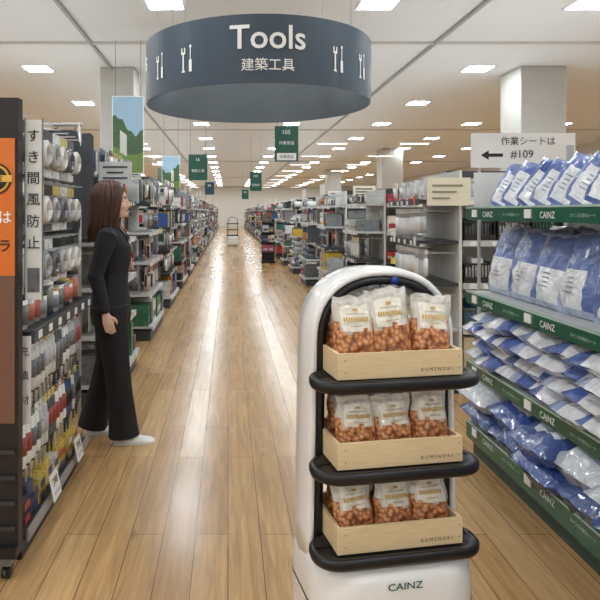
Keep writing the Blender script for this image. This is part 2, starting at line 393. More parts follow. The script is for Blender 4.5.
def fill(g, T, L, d, z, gap, kind, rnd):
    x = .015; P = PAL
    if kind == 'pboxes': P = PINK; kind = 'boxes'
    if kind == 'whang': P = WHTS; kind = 'hang'
    if kind == 'boxes':
        while x < L-.06:
            w = rnd.uniform(.06, .18); h = min(gap, rnd.uniform(.08, .3)); c = rnd.choice(P); c2 = rnd.choice(P)
            if x+w > L: break
            st = max(1, int(gap/h)) if rnd.random() < .7 else 1
            for _ in range(rnd.randint(1, 3)):
                if x+w > L: break
                dy = rnd.uniform(.01, .05)
                for q in range(min(st, 3)):
                    g.box(T, x, x+w-.006, dy, d-.03, z+q*h, z+(q+1)*h-.004, c)
                    g.quad(T, x+w*.12, x+w*.82, dy-.002, z+q*h+h*.2, z+q*h+h*.5, c2)
                x += w
    elif kind == 'hang':
        rows = 2 if gap > .34 else 1; rh = gap/rows
        for r in range(rows):
            x = .02; zt_ = z+gap-r*rh
            while x < L-.05:
                w = rnd.uniform(.06, .13); h = rh*rnd.uniform(.78, .96); c = rnd.choice(P); c2 = rnd.choice(P); c3 = rnd.choice(P if P is WHTS else P[:6]+P[14:]); rd = rnd.random() < .5
                if x+w > L: break
                for _ in range(rnd.randint(1, 3)):
                    if x+w > L: break
                    y0 = rnd.uniform(.03, .1)
                    for q in range(2):
                        yy = y0+q*.07
                        g.box(T, x+.002, x+w-.002, yy, yy+.004, zt_-h, zt_-.01, c2 if q == 0 else c)
                        if q == 0:
                            g.box(T, x+.002, x+w-.002, yy-.004, yy, zt_-h*.28, zt_-.01, c)
                            if rd: g.tube([(x+w/2, yy-.002, zt_-h*.93), (x+w/2, yy-.01, zt_-h*.35)], min(w*.22, .02), 6, c3, GL, T=T)
                            else: g.box(T, x+w*.18, x+w*.82, yy-.028, yy, zt_-h*.88, zt_-h*.36, c3, GL)
                    g.box(T, x+w/2-.002, x+w/2+.002, max(0, y0-.03), d, zt_-.022, zt_-.018, LGR, PL)
                    x += w+.003
    elif kind == 'bottles':
        while x < L-.06:
            r = rnd.uniform(.026, .045); h = min(gap*.85, rnd.uniform(.14, .26)); c = rnd.choice(PAL); c2 = rnd.choice(PAL); c3 = rnd.choice(PAL)
            if x+2*r > L: break
            for _ in range(rnd.randint(2, 5)):
                if x+2*r > L: break
                g.tube([(x+r, .05, z), (x+r, .05, z+h*.75), (x+r, .05, z+h*.82), (x+r, .05, z+h)], [r*.95, r*.95, r*.4, r*.4], 8, c, GL, T=T)
                g.tube([(x+r, .05, z+h*.15), (x+r, .05, z+h*.6)], r, 8, c2, GO, T=T)
                g.tube([(x+r, .15, z), (x+r, .15, z+h*.75), (x+r, .15, z+h)], [r*.95, r*.95, r*.4], 6, c2, GL, T=T)
                x += 2*r+.008
    elif kind == 'rolls':
        while x < L-.1:
            r = min(gap/2.1, rnd.uniform(.045, .08)); c = rnd.choice(PAL); c2 = rnd.choice(PAL)
            if x+2*r > L: break
            nn = max(1, int(gap/(2*r+.004)))
            for _ in range(rnd.randint(1, 3)):
                if x+2*r > L: break
                for q in range(nn):
                    zc = z+r+q*2*r
                    g.tube([(x+r, .03, zc), (x+r, .2, zc)], r*.97, 12, c, GL, T=T)
                    g.tube([(x+r, .024, zc), (x+r, .03, zc)], r*.45, 10, c2, PL, T=T)
                x += 2*r+.004
    elif kind in ('tools', 'wtools'):
        while x < L-.04:
            c = rnd.choice(WHTS if kind == 'wtools' else PAL[:4]+PAL[10:]); c2 = rnd.choice([LGR, GRY, BLK, WHT, LGR]); h = gap*rnd.uniform(.75, .98); w = rnd.uniform(.035, .06)
            if x+w > L: break
            for _ in range(rnd.randint(2, 4)):
                if x+w > L: break
                fat = .019 if kind == 'wtools' else .013
                g.tube([(x+w/2, .06, z+gap-h), (x+w/2, .06, z+gap-h*.35)], fat, 6, c, GL, T=T)
                g.tube([(x+w/2, .06, z+gap-h*.35), (x+w/2, .06, z+gap)], .008, 5, LGR, GL, T=T)
                g.box(T, x+.003, x+w-.003, .048, .072, z+gap-h*.2, z+gap-.01, c2 if kind == 'tools' else c, GL)
                g.box(T, x+w/2-.002, x+w/2+.002, .06, d, z+gap-h*.16, z+gap-h*.16+.004, LGR, PL)
                x += w
    elif kind == 'bins':
        while x < L-.16:
            w = min(.26, L-x); c = rnd.choice([GRY, DG, BLK, C(80, 96, 90)])
            h = min(gap*.6, .16)
            g.box(T, x, x+w-.01, 0, .012, z, z+h*.3, c, GL); g.box(T, x, x+w-.01, 0, .012, z+h*.9, z+h, c, GL)
            k = x
            while k < x+w-.02: g.box(T, k, k+.008, .002, .01, z+h*.3, z+h*.9, c, GL); k += .026
            g.box(T, x, x+.01, .012, d-.04, z, z+h, c, GL); g.box(T, x+w-.02, x+w-.01, .012, d-.04, z, z+h, c, GL)
            c2 = rnd.choice(PAL)
            for q in range(4): g.box(T, x+.02+q*.05, x+.06+q*.05, .03, d-.05, z+.005, z+h*rnd.uniform(.7, 1.3), c2)
            x += w+.01
def populate(g, gs, T, L, d, h, rnd, levels=None, kinds=None, rail=None):
    lv = levels or [.16, .52, .88, 1.22, 1.55]
    lv = [z for z in lv if z < h-.12]
    gs.box(T, 0, L, .02, d, 0, .11, DG, PL)
    for i, z in enumerate(lv):
        nz = lv[i+1] if i+1 < len(lv) else h+.05
        gap = nz-z-.065
        k = kinds[i] if kinds else rnd.choice(['boxes', 'hang', 'hang', 'bottles', 'rolls', 'tools', 'boxes', 'boxes'])
        dd = d if i == 0 else d-.03
        sh = 0 if i == 0 else .03
        T2 = T @ TR(0, sh, 0)
        shelf_plate(gs, T2, L, dd, z, DG if rnd.random() < .4 else LGR, rail, True, rnd)
        fill(g, T2, L, dd, z+.001, gap, k, rnd)
gl = G()
def ceiling_fill(x0, x1, y, z):  # added trough with glowing strip, hidden above eye level to lift the ceiling
    gl.box(I, x0, x1, y-.07, y+.07, z, z+.03, DG, 1)
    gl.box(I, x0, x1, y-.07, y-.06, z+.03, z+.06, DG, 1); gl.box(I, x0, x1, y+.06, y+.07, z+.03, z+.06, DG, 1)
    gl.add([(x0+.02, y-.055, z+.035), (x1-.02, y-.055, z+.035), (x1-.02, y+.055, z+.035), (x0+.02, y+.055, z+.035)], [(0, 1, 2, 3)], WHT, 0)
def gondola(side, y0, y1, h, xl, seed, kE=None, kF=None):
    rnd = random.Random(seed); xa = -.85 if side < 0 else 1.5
    gs = G(); g = G(); ym = (y0+y1)/2
    s = side; ed = .36
    xb = xa+s*xl
    lo, hi = min(xa+s*ed, xb), max(xa+s*ed, xb)
    pc = rnd.choice([C(226, 226, 222), C(96, 98, 102), C(200, 200, 196)])
    gs.box(I, lo, hi, ym-.02, ym+.02, 0, h, pc, PL)
    gs.box(I, min(xa+s*(ed-.02), xa+s*ed), max(xa+s*(ed-.02), xa+s*ed), y0+.02, y1-.02, 0, h+.04, pc, PL)
    ceiling_fill(min(xa+s*(ed+.02), xb), max(xa+s*(ed+.02), xb), ym, h+.001)
    if side > 0: Te = face_T(xa, y1-.04, 0, 0, -1)
    else: Te = face_T(xa, y0+.04, 0, 0, 1)
    populate(g, gs, Te, y1-y0-.08, ed-.02, h, rnd, kinds=kE)
    if side > 0: Tf = face_T(xa+ed+.01, y0, 0, 1, 0)
    else: Tf = face_T(xb, y0, 0, 1, 0)
    Lf = xl-ed-.01
    populate(g, gs, Tf, Lf, ym-y0-.02, h, rnd, kinds=kF)
    if y0 < 12:
        if side > 0: Tb = face_T(xb, y1, 0, -1, 0)
        else: Tb = face_T(xa-ed-.01, y1, 0, -1, 0)
        populate(g, gs, Tb, min(Lf, 2.2), ym-y0-.02, h, rnd)
    if rnd.random() < .75:
        c = rnd.choice([WHT, C(236, 232, 214), C(40, 90, 76), WHT])
        w = rnd.uniform(.3, .5)
        yy = rnd.uniform(y0+.1, y1-.1-w); xx = xa+s*.02
        g.box(face_T(xx, yy if s < 0 else yy+w, 0, 0, -s), 0, w, .0, .004, h-.02, h+.16, c, PL)
        xs = xa+.45 if s > 0 else xa-.45-.35
        c = rnd.choice([WHT, C(236, 232, 214), WHT])
        g.box(I, xs, xs+.35, y0+.005, y0+.009, h-.06, h+.12, c, PL)
        for q in range(3): g.box(I, xs+.04, xs+.3-q*.05, y0+.002, y0+.005, h+.06-q*.045, h+.078-q*.045, DG, PL)
    gs.build('shelving_gondola'); g.build('assorted_hardware_goods')
i = 0; y = 4.75
KE = {0: ['boxes', 'tools', 'wtools', 'wtools', 'whang'], 1: ['boxes', 'boxes', 'hang', 'boxes', 'hang']}
KF = {0: ['boxes', 'bins', 'bins', 'bins', 'wtools'], 1: ['boxes', 'boxes', 'boxes', 'pboxes', 'pboxes']}
KL = {0: ['boxes', 'hang', 'hang', 'hang', 'hang'], 1: ['boxes', 'hang', 'hang', 'tools', 'hang']}
while y < 57:
    xl = 4.2 if y < 10 else (2.2 if y < 30 else 1.3)
    gondola(1, y, y+.95, 1.74 if i != 1 else 1.68, xl, 100+i, KE.get(i), KF.get(i))
    gondola(-1, y-.35, y+1.0, 1.95 if i % 2 == 0 else 1.85, min(xl, 3.2), 200+i, KL.get(i), KL.get(i))
    y += 2.3; i += 1
gl.build('added_ceiling_fill_strips', [M_fill, MS[1]])  # all the added fill strips on the gondola tops
print('gondolas', time.time()-t_start)

# ---------------- near-left gondola ----------------
rnd = random.Random(5)
XL = -.84; ya, yb = 2.5, 3.56; Ln = yb-ya
T = face_T(XL, ya, 0, 0, 1)
gs = G(); g = G()
gs.box(T, 0, Ln, .42, .45, 0, 1.9, C(170, 172, 176), PL)
gs.box(T, 0, Ln, .02, .42, 0, .08, BLK, PL)
gs.box(T, -.02, 0, .38, .48, 0, 1.92, BLK, PL); gs.box(T, Ln, Ln+.02, .38, .48, 0, 1.92, BLK, PL)
gs.box(T, 0, Ln, 0, .42, .08, .115, DG, PL)
gs.box(T, 0, Ln, -.01, 0, .075, .125, C(150, 152, 154), PL)
gs.box(T, 0, Ln, -.02, .42, .915, .95, C(40, 42, 45), PL)
gs.box(T, 0, Ln, -.034, -.02, .9, .955, C(70, 72, 76), PL)
for q in range(7): gs.box(T, .05+q*.15, .1+q*.15, -.037, -.034, .91, .945, WHT, PL)
gs.build('shelving_gondola', bevel=.003)
x = .02
while x < Ln-.15:
    w = rnd.uniform(.09, .15); c = rnd.choice([C(214, 150, 70), C(226, 200, 100), C(190, 120, 70), C(90, 100, 130), C(226, 222, 210), C(60, 62, 66)])
    h = rnd.uniform(.05, .07)
    for q in range(2):
        g.box(T, x, x+w-.008, .02+rnd.uniform(0, .03), .38, .116+q*h, .116+(q+1)*h-.004, c)
        g.quad(T, x+.01, x+w*.6, .016, .125+q*h, .14+q*h+.02, rnd.choice([C(60, 70, 120), WHT, C(180, 60, 50)]))
    x += w
for row, (zt_, hh) in enumerate(((.85, .29), (.55, .29))):
    x = .05
    while x < Ln-.03:
        c = rnd.choice([WHT, C(200, 202, 206), C(216, 216, 212), C(90, 94, 102), C(60, 80, 130), C(160, 162, 166), WHT]); cc = rnd.choice([C(60, 74, 120), BLK, C(160, 72, 62), C(110, 112, 116), C(190, 192, 196), C(130, 132, 136)])
        for _ in range(rnd.randint(1, 3)):
            if x > Ln-.03: break
            for yy in (.04, .12, .2):
                sx = rnd.uniform(-.008, .008); hv = hh*rnd.uniform(.93, 1.0)
                g.tube([(x, yy, zt_), (x, yy, zt_-.02), (x+sx, yy, zt_-hv*.55), (x+sx, yy, zt_-hv*.66), (x+sx, yy, zt_-hv*.7), (x+sx, yy, zt_-hv)],
                       [(.006, .029), (.018, .028), .025, .024, .011, .004], 8, c, GL, T=T)
                g.tube([(x+sx*.5, yy, zt_-hv*.2), (x+sx, yy, zt_-hv*.48)], .0265, 8, cc, GO, T=T)
                g.tube([(x+sx, yy, zt_-hv*.66), (x+sx, yy, zt_-hv*.72)], .014, 8, BLK, GL, T=T)
            g.box(T, x-.024, x+.024, .03, .036, zt_-.005, zt_+.03, rnd.choice([WHT, C(226, 205, 110), cc]))
            g.box(T, x-.002, x+.002, .01, .42, zt_+.022, zt_+.026, LGR, PL)
            x += .062
x = .06
while x < Ln-.05:
    r = rnd.uniform(.034, .045); h = rnd.uniform(.1, .15)
    c = rnd.choice([WHT, C(220, 214, 196), C(190, 192, 194), C(90, 94, 100)])
    for yy in (.06, .17):
        g.tube([(x, yy, .951), (x, yy, .951+h)], r, 12, c, GL, T=T)
        g.tube([(x, yy, .951+h), (x, yy, .966+h)], r*1.04, 12, rnd.choice([BLK, WHT, C(190, 160, 90)]), GL, T=T)
        g.tube([(x, yy, .97), (x, yy, .93+h)], r*1.02, 12, rnd.choice([C(190, 110, 90), C(110, 120, 110), WHT, C(150, 152, 156)]), T=T)
    x += 2*r+.012
for zc in (1.76, 1.49, 1.22):
    x = .09
    while x < Ln-.06:
        c = rnd.choice([C(180, 182, 184), C(215, 214, 210), C(160, 162, 166), C(226, 224, 218), C(100, 102, 106)])
        for yy in (.05, .13, .21):
            r = .075
            pts = [(x+r*.62*math.cos(2*PI*k/18), yy, zc-.03+r*.62*math.sin(2*PI*k/18)) for k in range(19)]
            for q in range(1 if yy > .06 else 2):
                g.tube([(p[0], p[1]-.016*q, p[2]) for p in pts], .021, 6, c, GL, T=T)
            g.box(T, x-.068, x+.068, yy+.022, yy+.026, zc-.14, zc+.07, C(220, 222, 224), FI)
            g.box(T, x-.068, x+.068, yy+.012, yy+.022, zc+.045, zc+.095, rnd.choice([BLK, WHT, C(60, 62, 66), C(216, 196, 110), WHT]))
            g.box(T, x-.06, x+.06, yy+.014, yy+.02, zc-.135, zc-.1, rnd.choice([WHT, C(190, 194, 198), C(90, 94, 100)]))
        g.box(T, x-.003, x+.003, .0, .42, zc+.1, zc+.106, LGR, PL)
        x += .142
g.build('sealant_and_foam_tape_stock')
g = G()
for yy, zz, tilt in ((.32, .17, 12), (.76, .17, -8)):
    TT = T @ TR(yy, -.03, zz) @ RX(-12)
    g.box(TT, -.06, .06, 0, .003, -.06, .06, WHT, PL); g.text(TT @ TR(0, -.003, .02), '398', .05, BLK); g.text(TT @ TR(0, -.003, -.03), 'おすすめ', .022, BLK)
    g.box(TT, -.01, .01, .003, .02, -.06, -.04, GRY, PL)
g.build('price_card')
g = G()
g.box(I, -.034, .034, 0, .008, 1.09, 1.83, C(245, 245, 243), GL)
g.box(I, -.037, -.034, -.002, .01, 1.085, 1.835, GRY, PL); g.box(I, .034, .037, -.002, .01, 1.085, 1.835, GRY, PL)
for k, ch in enumerate('すき間風防止'):
    g.text(TR(0, -.003, 1.765-k*.088), ch, .056, BLK, bold=.004)
g.box(I, -.025, .025, -.002, 0, 1.12, 1.22, C(120, 122, 126), GO)
g.box(I, -.2, -.036, .001, .007, 1.3, 1.32, GRY, PL)
g.build('draught_stopper_banner', M=TR(-.8, 2.47, 0))
g = G()
g.box(I, -.026, .026, 0, .006, .62, .98, WHT, GL)
for k, ch in enumerate('充填材'): g.text(TR(0, -.003, .92-k*.1), ch, .042, BLK)
g.box(I, -.12, -.026, .001, .005, .8, .82, GRY, PL)
g.build('sealant_banner', M=TR(-.835, 2.46, -.04))
g = G()
OR = C(222, 118, 42)
g.box(I, -.9, 0, 0, .05, .1, 1.9, C(32, 30, 32), PL)
g.box(I, -.88, -.012, -.006, 0, 1.2, 1.74, OR, GL)
g.box(I, -.88, -.012, -.006, 0, .62, 1.2, C(118, 84, 68), GL)
g.box(I, -.9, .0, -.03, .0, .1, .14, BLK, PL)
for q in range(4): g.box(I, -.88, -.01, -.012, -.004, .2+q*.1, .215+q*.1, C(60, 58, 60), PL)
for r, c, yy in ((.062, C(24, 22, 24), -.009), (.055, C(220, 170, 60), -.0105), (.046, C(30, 26, 26), -.012)):
    vs = [(-.085+r*math.cos(2*PI*k/24), yy, 1.58+r*math.sin(2*PI*k/24)) for k in range(24)]
    g.add(vs, [tuple(range(24))], c, PL)
g.box(I, -.15, -.02, -.0135, -.0125, 1.568, 1.594, C(230, 190, 90), PL)
g.text(TR(-.085, -.0145, 1.581), 'TAPE', .026, BLK)
g.text(TR(-.105, -.009, 1.43), '接着は', .055, C(250, 250, 245), bold=.01); g.text(TR(-.105, -.009, 1.32), 'ゴリラ', .055, BLK, bold=.01)
for sx in (-.86, -.05):
    g.box(I, sx-.02, sx+.02, -.0, .05, .055, .1, GRY, PL)
    g.tube([(sx-.014, .02, .03), (sx+.014, .02, .03)], .03, 12, BLK, GL)
g.build('promotional_display_stand', M=TR(-.825, 2.36, 0), bevel=.002)

g = G(); rnd = random.Random(9)
for k in range(10):
    xx = -1.05-k*.12; c = rnd.choice([C(50, 52, 48), C(84, 92, 72), C(36, 36, 40), C(66, 68, 74)])
    T2 = TR(xx, 4.12, 1.28) @ RZ(66)
    g.pillow(T2, .42, .72, .09, lambda u, v, s, c=c: c, CL, 8, 10, .02, k, prof=lambda v: .4+.6*max(0, 1-abs(v)**4)**.5)
    g.tube([(xx, 4.12, 1.98), (xx, 4.12, 2.05)], .004, 5, GRY, PL)
g.tube([(-2.3, 4.12, 2.05), (-1.0, 4.12, 2.05)], .012, 8, LGR, GL)
for xx in (-2.28, -1.02): g.tube([(xx, 4.12, 0), (xx, 4.12, 2.05)], .013, 8, LGR, GL)
g.build('work_jacket_rail')
g = G(); g.box(I, -.12, .12, 0, .008, -.08, .08, C(210, 212, 212), PL)
for q, wd in enumerate((.09, .06, .09)): g.box(I, -wd, wd, -.002, 0, .035-q*.04, .048-q*.04, DG, PL)
g.box(I, -.05, .05, .008, .02, -.07, -.06, GRY, PL)
g.build('shelf_notice_sign', M=TR(-.82, 4.36, 1.735))

# ---------------- near-right gondola with tarps ----------------
XR = 1.45; ya, yb = .3, 3.62; Ln = yb-ya; D = .62
T = face_T(XR, yb, 0, 0, -1)
gs = G()
gs.box(T, 0, Ln, D, D+.03, 0, 1.78, C(206, 208, 208), PL)
gs.box(T, 0, Ln, .03, D, 0, .1, C(46, 70, 62), PL)
for x in (0, 1.2, 2.4, Ln-.03): gs.box(T, x, x+.03, D-.03, D, 0, 1.85, C(180, 182, 182), PL)
SH = (.2, .56, .975, 1.475)
for z in SH:
    gs.box(T, 0, Ln, 0, D-.031, z-.03, z, C(200, 202, 200), PL)
    gs.box(T, 0, Ln, -.012, 0, z-.07 if z > .3 else .1, z-.004, GREEN, GL)
    gs.box(T, 0, Ln, -.016, -.008, z-.004, z+.006, C(170, 200, 190), GL)
    for q in range(5):
        xx = .3+q*.62
        gs.text(T @ TR(xx, -.014, z-.038), 'CAINZ', .042, C(236, 240, 238), bold=.01)
        gs.text(T @ TR(xx+.27, -.014, z-.038), 'カインズの防水シート', .018, C(190, 215, 205))
        gs.box(T, xx-.2, xx-.14, -.02, -.013, z-.055, z-.012, WHT, PL)
gs.build('shelving_gondola', bevel=.002)
BL = [C(70, 98, 170), C(82, 108, 178), C(60, 86, 158), C(98, 120, 180)]
LAB = C(234, 237, 242)
def labelf(base, u0, u1, v0, v1, lab=LAB):
    def f(u, v, s):
        if s < 0 and u0 < u < u1 and v0 < v < v1: return lab
        if abs(u) > .88 or abs(v) > .92: return C(182, 192, 220)
        return base
    return f
def scrib(g, T, w, h, t, cu, cv, rnd, n=4, wd=.3, st=.022):
    for q in range(n):
        L = rnd.uniform(.5, 1)*wd*w/2
        zz = (cv+1)*h/2-q*st
        g.box(T, cu*w/2-L, cu*w/2+L*.6, -t/2-.007, -t/2-.005, zz-.0028, zz+.0028, C(120, 126, 146), PL)
rnd = random.Random(21)
g = G()
x = .12; k = 0
while x < Ln-.1:
    T2 = T @ TR(x, .12, SH[3]+.002) @ RY(18+rnd.uniform(-6, 6)) @ RX(-26)
    w, h, t = .25, .27*rnd.uniform(.92, 1.05), .055
    for q in range(3):
        T3 = T2 @ TR(rnd.uniform(-.01, .01), q*.055, 0)
        c = rnd.choice(BL)
        g.pillow(T3, w, h, t, labelf(c, -.6, .75, -.85, .45), FI, 14, 12, .012, k+q*.3)
        if q == 0: scrib(g, T3, w, h, t, 0, .15, rnd)
    x += .16; k += 1
g.build('folded_tarp_packs')
g = G(); x = .16; k = 50
while x < Ln-.1:
    c = rnd.choice(BL)
    for q in range(3):
        T2 = T @ TR(x+rnd.uniform(-.01, .01), .12+q*.13, SH[2]+.004) @ RY(rnd.uniform(-4, 8)) @ RX(-16)
        u0 = rnd.choice([-.75, -.6, -.4])
        g.pillow(T2, .285, .4*rnd.uniform(.92, 1.02), .125, labelf(c, u0, u0+1.25, -.85, rnd.choice([.0, .15, .25])), FI, 16, 14, .022, k+q*.3)
        if q == 0: scrib(g, T2, .265, .385, .12, u0+.65, -.15, rnd, 4, .35)
    x += .255; k += 1
g.build('folded_tarp_packs')
pf6 = lambda v: max(0, 1-abs(v)**5)**.5
g = G(); k = 100
for row in range(4):
    x = .12+(row % 2)*.1
    while x < Ln-.1:
        c = rnd.choice([BL[0], BL[1], BL[3], C(176, 188, 214), C(150, 166, 200)]); us = rnd.choice([-.5, -.3, 0, .3]); sg = rnd.choice([-1, 1])
        T2 = T @ TR(x+rnd.uniform(-.015, .015), -.045+rnd.uniform(-.025, .03), SH[1]+.047+row*.076) @ RY(rnd.uniform(-5, 5)) @ RX(-90+rnd.uniform(-2, 2))
        g.pillow(T2, .235, .56, .1, lambda u, v, s, c=c, us=us, sg=sg: C(230, 232, 236) if u*sg > us else c, FI, 12, 12, .018, k, prof=pf6)
        x += .2; k += 1
g.build('folded_sheet_packs')
g = G(); x = .2; k = 200
while x < Ln-.15:
    for q in range(2):
        c = rnd.choice([C(76, 98, 160), BL[0], BL[2], C(70, 92, 150), C(206, 212, 220)])
        T2 = T @ TR(x+rnd.uniform(-.02, .02), -.08+rnd.uniform(-.03, .03), SH[0]+.072+q*.115) @ RY(rnd.uniform(-4, 4)) @ RX(-90+rnd.uniform(-4, 2))
        g.pillow(T2, .37, .58, .16, lambda u, v, s, c=c: C(222, 227, 234) if (s < 0 and -.4 < u < .6 and -.75 < v < .4) else c, FI, 16, 14, .035, k+q, prof=pf6)
    x += .335; k += 3
g.build('tarp_sacks')
g = G()
g.box(I, 0, .66, 0, .01, 1.73, 1.95, WHT, PL)
g.text(TR(.36, -.003, 1.9), '作業シートは', .058, BLK); g.text(TR(.32, -.003, 1.815), '#109', .07, BLK)
g.add([(.06, -.003, 1.81), (.11, -.003, 1.84), (.11, -.003, 1.82), (.2, -.003, 1.82), (.2, -.003, 1.8), (.11, -.003, 1.8), (.11, -.003, 1.78)], [(0, 6, 5, 4, 3, 2, 1)], BLK, PL)
for xx in (.05, .6): g.box(I, xx, xx+.015, .01, .025, 0, 1.9, LGR, PL)
g.box(I, .02, .4, 0, .01, 1.47, 1.7, C(228, 232, 232), PL)
g.build('direction_sign_board', M=TR(1.54, 3.8, 0))
g = G(); g.box(I, 0, .34, 0, .01, 0, .22, C(232, 226, 204), PL)
for q in range(3): g.box(I, .04, .28-q*.05, -.003, 0, .15-q*.05, .165-q*.05, C(150, 142, 120), PL)
g.build('product_notice_card', M=TR(1.56, 4.7, 1.5))
print('shelves', time.time()-t_start)

# ---------------- robot ----------------
RM = TR(.475, 1.89, 0) @ RZ(10)
AH = .236
def arch_path():
    pts = []
    for k in range(9):
        z = .40+(1.05-.40)*k/8; x = -(AH+.012-.012*k/8); pts.append((x, z))
    for k in range(1, 25):
        a = PI*k/24; e = 2/2.3
        cx = -math.copysign(abs(math.cos(a))**e, math.cos(a))*AH; cz2 = 1.05+.225*abs(math.sin(a))**e
        pts.append((cx, cz2))
    for k in range(8, -1, -1):
        z = .40+(1.05-.40)*k/8; pts.append(((AH+.012-.012*k/8), z))
    out = [pts[0]]
    for p in pts[1:]:
        if (p[0]-out[-1][0])**2+(p[1]-out[-1][1])**2 > 1e-6: out.append(p)
    return out
def sweep(g, path, sec, col):
    rings = []
    for i, (x, z) in enumerate(path):
        a = path[max(i-1, 0)]; b = path[min(i+1, len(path)-1)]
        d = Vector((b[0]-a[0], b[1]-a[1])).normalized(); nrm = Vector((-d.y, d.x))
        rings.append([Vector((x+nrm.x*sn, sy, z+nrm.y*sn)) for sn, sy in sec])
    g.loft(rings, col, 0, True, True)
def build_robot(M):
    e = bpy.data.objects.new('delivery_robot', None); sc.collection.objects.link(e)
    g = G()
    sec = [(-.024, -.03), (-.018, -.042), (-.008, -.042), (0, -.03), (.004, .03), (0, .095), (-.008, .105), (-.018, .105), (-.024, .095), (-.024, .03)]
    sweep(g, arch_path(), sec, WHT)
    g.build('arch_shell', [M_white], parent=e)
    g = G()
    sec = [(-.05, -.03), (-.048, -.037), (-.0245, -.037), (-.0245, .098), (-.05, .094)]
    sweep(g, arch_path(), sec, BLK); g.build('arch_lining', [M_black], parent=e)
    g = G()
    for z in (.973, .718, .478):
        rings = []
        for zz, ins in ((-.038, .016), (-.03, .004), (-.02, 0), (-.006, 0), (0, .005), (0, .018), (-.003, .02)):
            rings.append(rr(-.262+ins, .254-ins, -.195+ins, -.045-ins*.0, .068, z+zz))
        g.loft(rings, BLK, 0, True, True)
        rings = [rr(-.2, .2, -.06, .15, .03, z-.034), rr(-.2, .2, -.06, .15, .03, z-.003)]
        g.loft(rings, BLK, 0, False, True)
    g.build('trays', [M_black], parent=e)
    g = G()
    rings = []
    for z, ins in ((.05, .05), (.075, .02), (.12, .004), (.2, 0), (.34, .0), (.4, .004), (.425, .012), (.436, .03), (.438, .06)):
        rings.append(rr(-.256+ins, .252-ins, -.2+ins, .2-ins, .13-ins*.5, z, 8))
    g.loft(rings, WHT, 0, True, True); g.build('base_body', [M_white], parent=e)
    g = G()
    g.loft([rr(-.235, .23, -.165, .17, .1, .43), rr(-.235, .23, -.165, .17, .1, .447)], BLK, 0, False)
    g.loft([rr(-.257, .253, -.201, .201, .13, .3, 8), rr(-.257, .253, -.201, .201, .13, .308, 8)], BLK, 0, True, False)
    g.loft([rr(-.2, .2, -.14, .16, .08, .03), rr(-.2, .2, -.14, .16, .08, .06)], BLK, 0, False)
    for sx in (-.17, .17):
        for sy in (-.1, .12): g.tube([(sx-.015, sy, .035), (sx+.015, sy, .035)], .035, 14, BLK, 0)
    g.build('base_trim_and_wheels', [M_black], parent=e)
    g = G()
    vs, fs, w, h = text_geo('CAINZ', .01); k = .02/h
    g.add([(v.x*k*1.25-.01, -.2025, .397+v.y*k) for v in vs], fs, C(0, 80, 62), 1)
    g.build('front_logo', MS, parent=e)
    g = G()
    g.tube([(0.035, -.042, 1.238), (.035, -.036, 1.238)], .0125, 20, BLK, 0)
    g.build('status_light', [M_led], parent=e)
    e.matrix_world = M
    return e
build_robot(RM)
build_robot(TR(.2, 25.5, 0))

CW = .385; CDp = .23
def crate(M):
    g = G(); w, d, h, t = CW, CDp, .074, .011
    g.box(I, -w/2, w/2, -d/2, d/2, 0, .008, WHT, 0)
    g.box(I, -w/2, w/2, -d/2, -d/2+t, .008, h, WHT, 0); g.box(I, -w/2, w/2, d/2-t, d/2, .008, h, WHT, 0)
    g.box(I, -w/2, -w/2+t, -d/2+t, d/2-t, .008, h, WHT, 0); g.box(I, w/2-t, w/2, -d/2+t, d/2-t, .008, h, WHT, 0)
    g.text(TR(.11, -d/2-.0015, .02), 'K U M E N O K I', .014, C(60, 42, 30), 1)
    for sx in (-.175, .175):
        for zz in (.02, .055): g.tube([(sx+.006, -d/2-.001, zz), (sx+.006, -d/2, zz)], .0022, 8, GRY, 1)
    g.build('wooden_crate', [M_wood, M_plain], M, bevel=.0015)
def pouch_mesh(seed):
    g = G(); w, h, t = .132, .2, .07
    def prof(v):
        if v < -.85: return .55+.45*(v+1)/.15
        if v < .1: return 1.0
        if v < .85: return max(.06, 1-(v-.1)/.75*.9)
        return .06
    def colf(u, v, s):
        if v > .8: return C(222, 222, 218)
        if .12 < v < .75 and abs(u) < .72: return C(238, 234, 222)
        return C(206, 202, 194)
    def mif(u, v, s):
        if v < .08+.05*math.sin(u*4+seed): return 5
        if v < .3 and abs(u) > .74: return 5
        return FI
    g.pillow(I, w, h, t, colf, mif, 18, 24, .009, seed, prof)
    def sy(v, u): return -t/2*(max(0, 1-abs(u)**3))**.5*prof(v)-.0075
    def lab(u0, u1, v0, v1, c):
        n = 5
        for i in range(n):
            a = u0+(u1-u0)*i/n; b = u0+(u1-u0)*(i+1)/n
            g.add([(a*w/2, sy(v0, a), (v0+1)*h/2), (b*w/2, sy(v0, b), (v0+1)*h/2), (b*w/2, sy(v1, b), (v1+1)*h/2), (a*w/2, sy(v1, a), (v1+1)*h/2)], [(0, 1, 2, 3)], c, PL)
    r = random.Random(seed)
    Y_ = C(200, 166, 84)
    u = -.6
    while u < .55:
        wd = r.uniform(.09, .13); lab(u, u+wd*.65, .34, .45, Y_); u += wd
    lab(-.45, .45, .53, .55, C(170, 152, 124)); lab(-.3, .3, .22, .24, C(170, 152, 124)); lab(-.12, .12, .61, .68, C(196, 162, 100))
    return g.build('snack_pouch', MS+[M_nuts])
protos = []
rnd = random.Random(3)
def put_pouch(k, M):
    if len(protos) < 5:
        ob = pouch_mesh(k); protos.append(ob.data)
    else:
        ob = bpy.data.objects.new('snack_pouch', protos[k % 5]); sc.collection.objects.link(ob)
    ob.matrix_world = M
k = 0
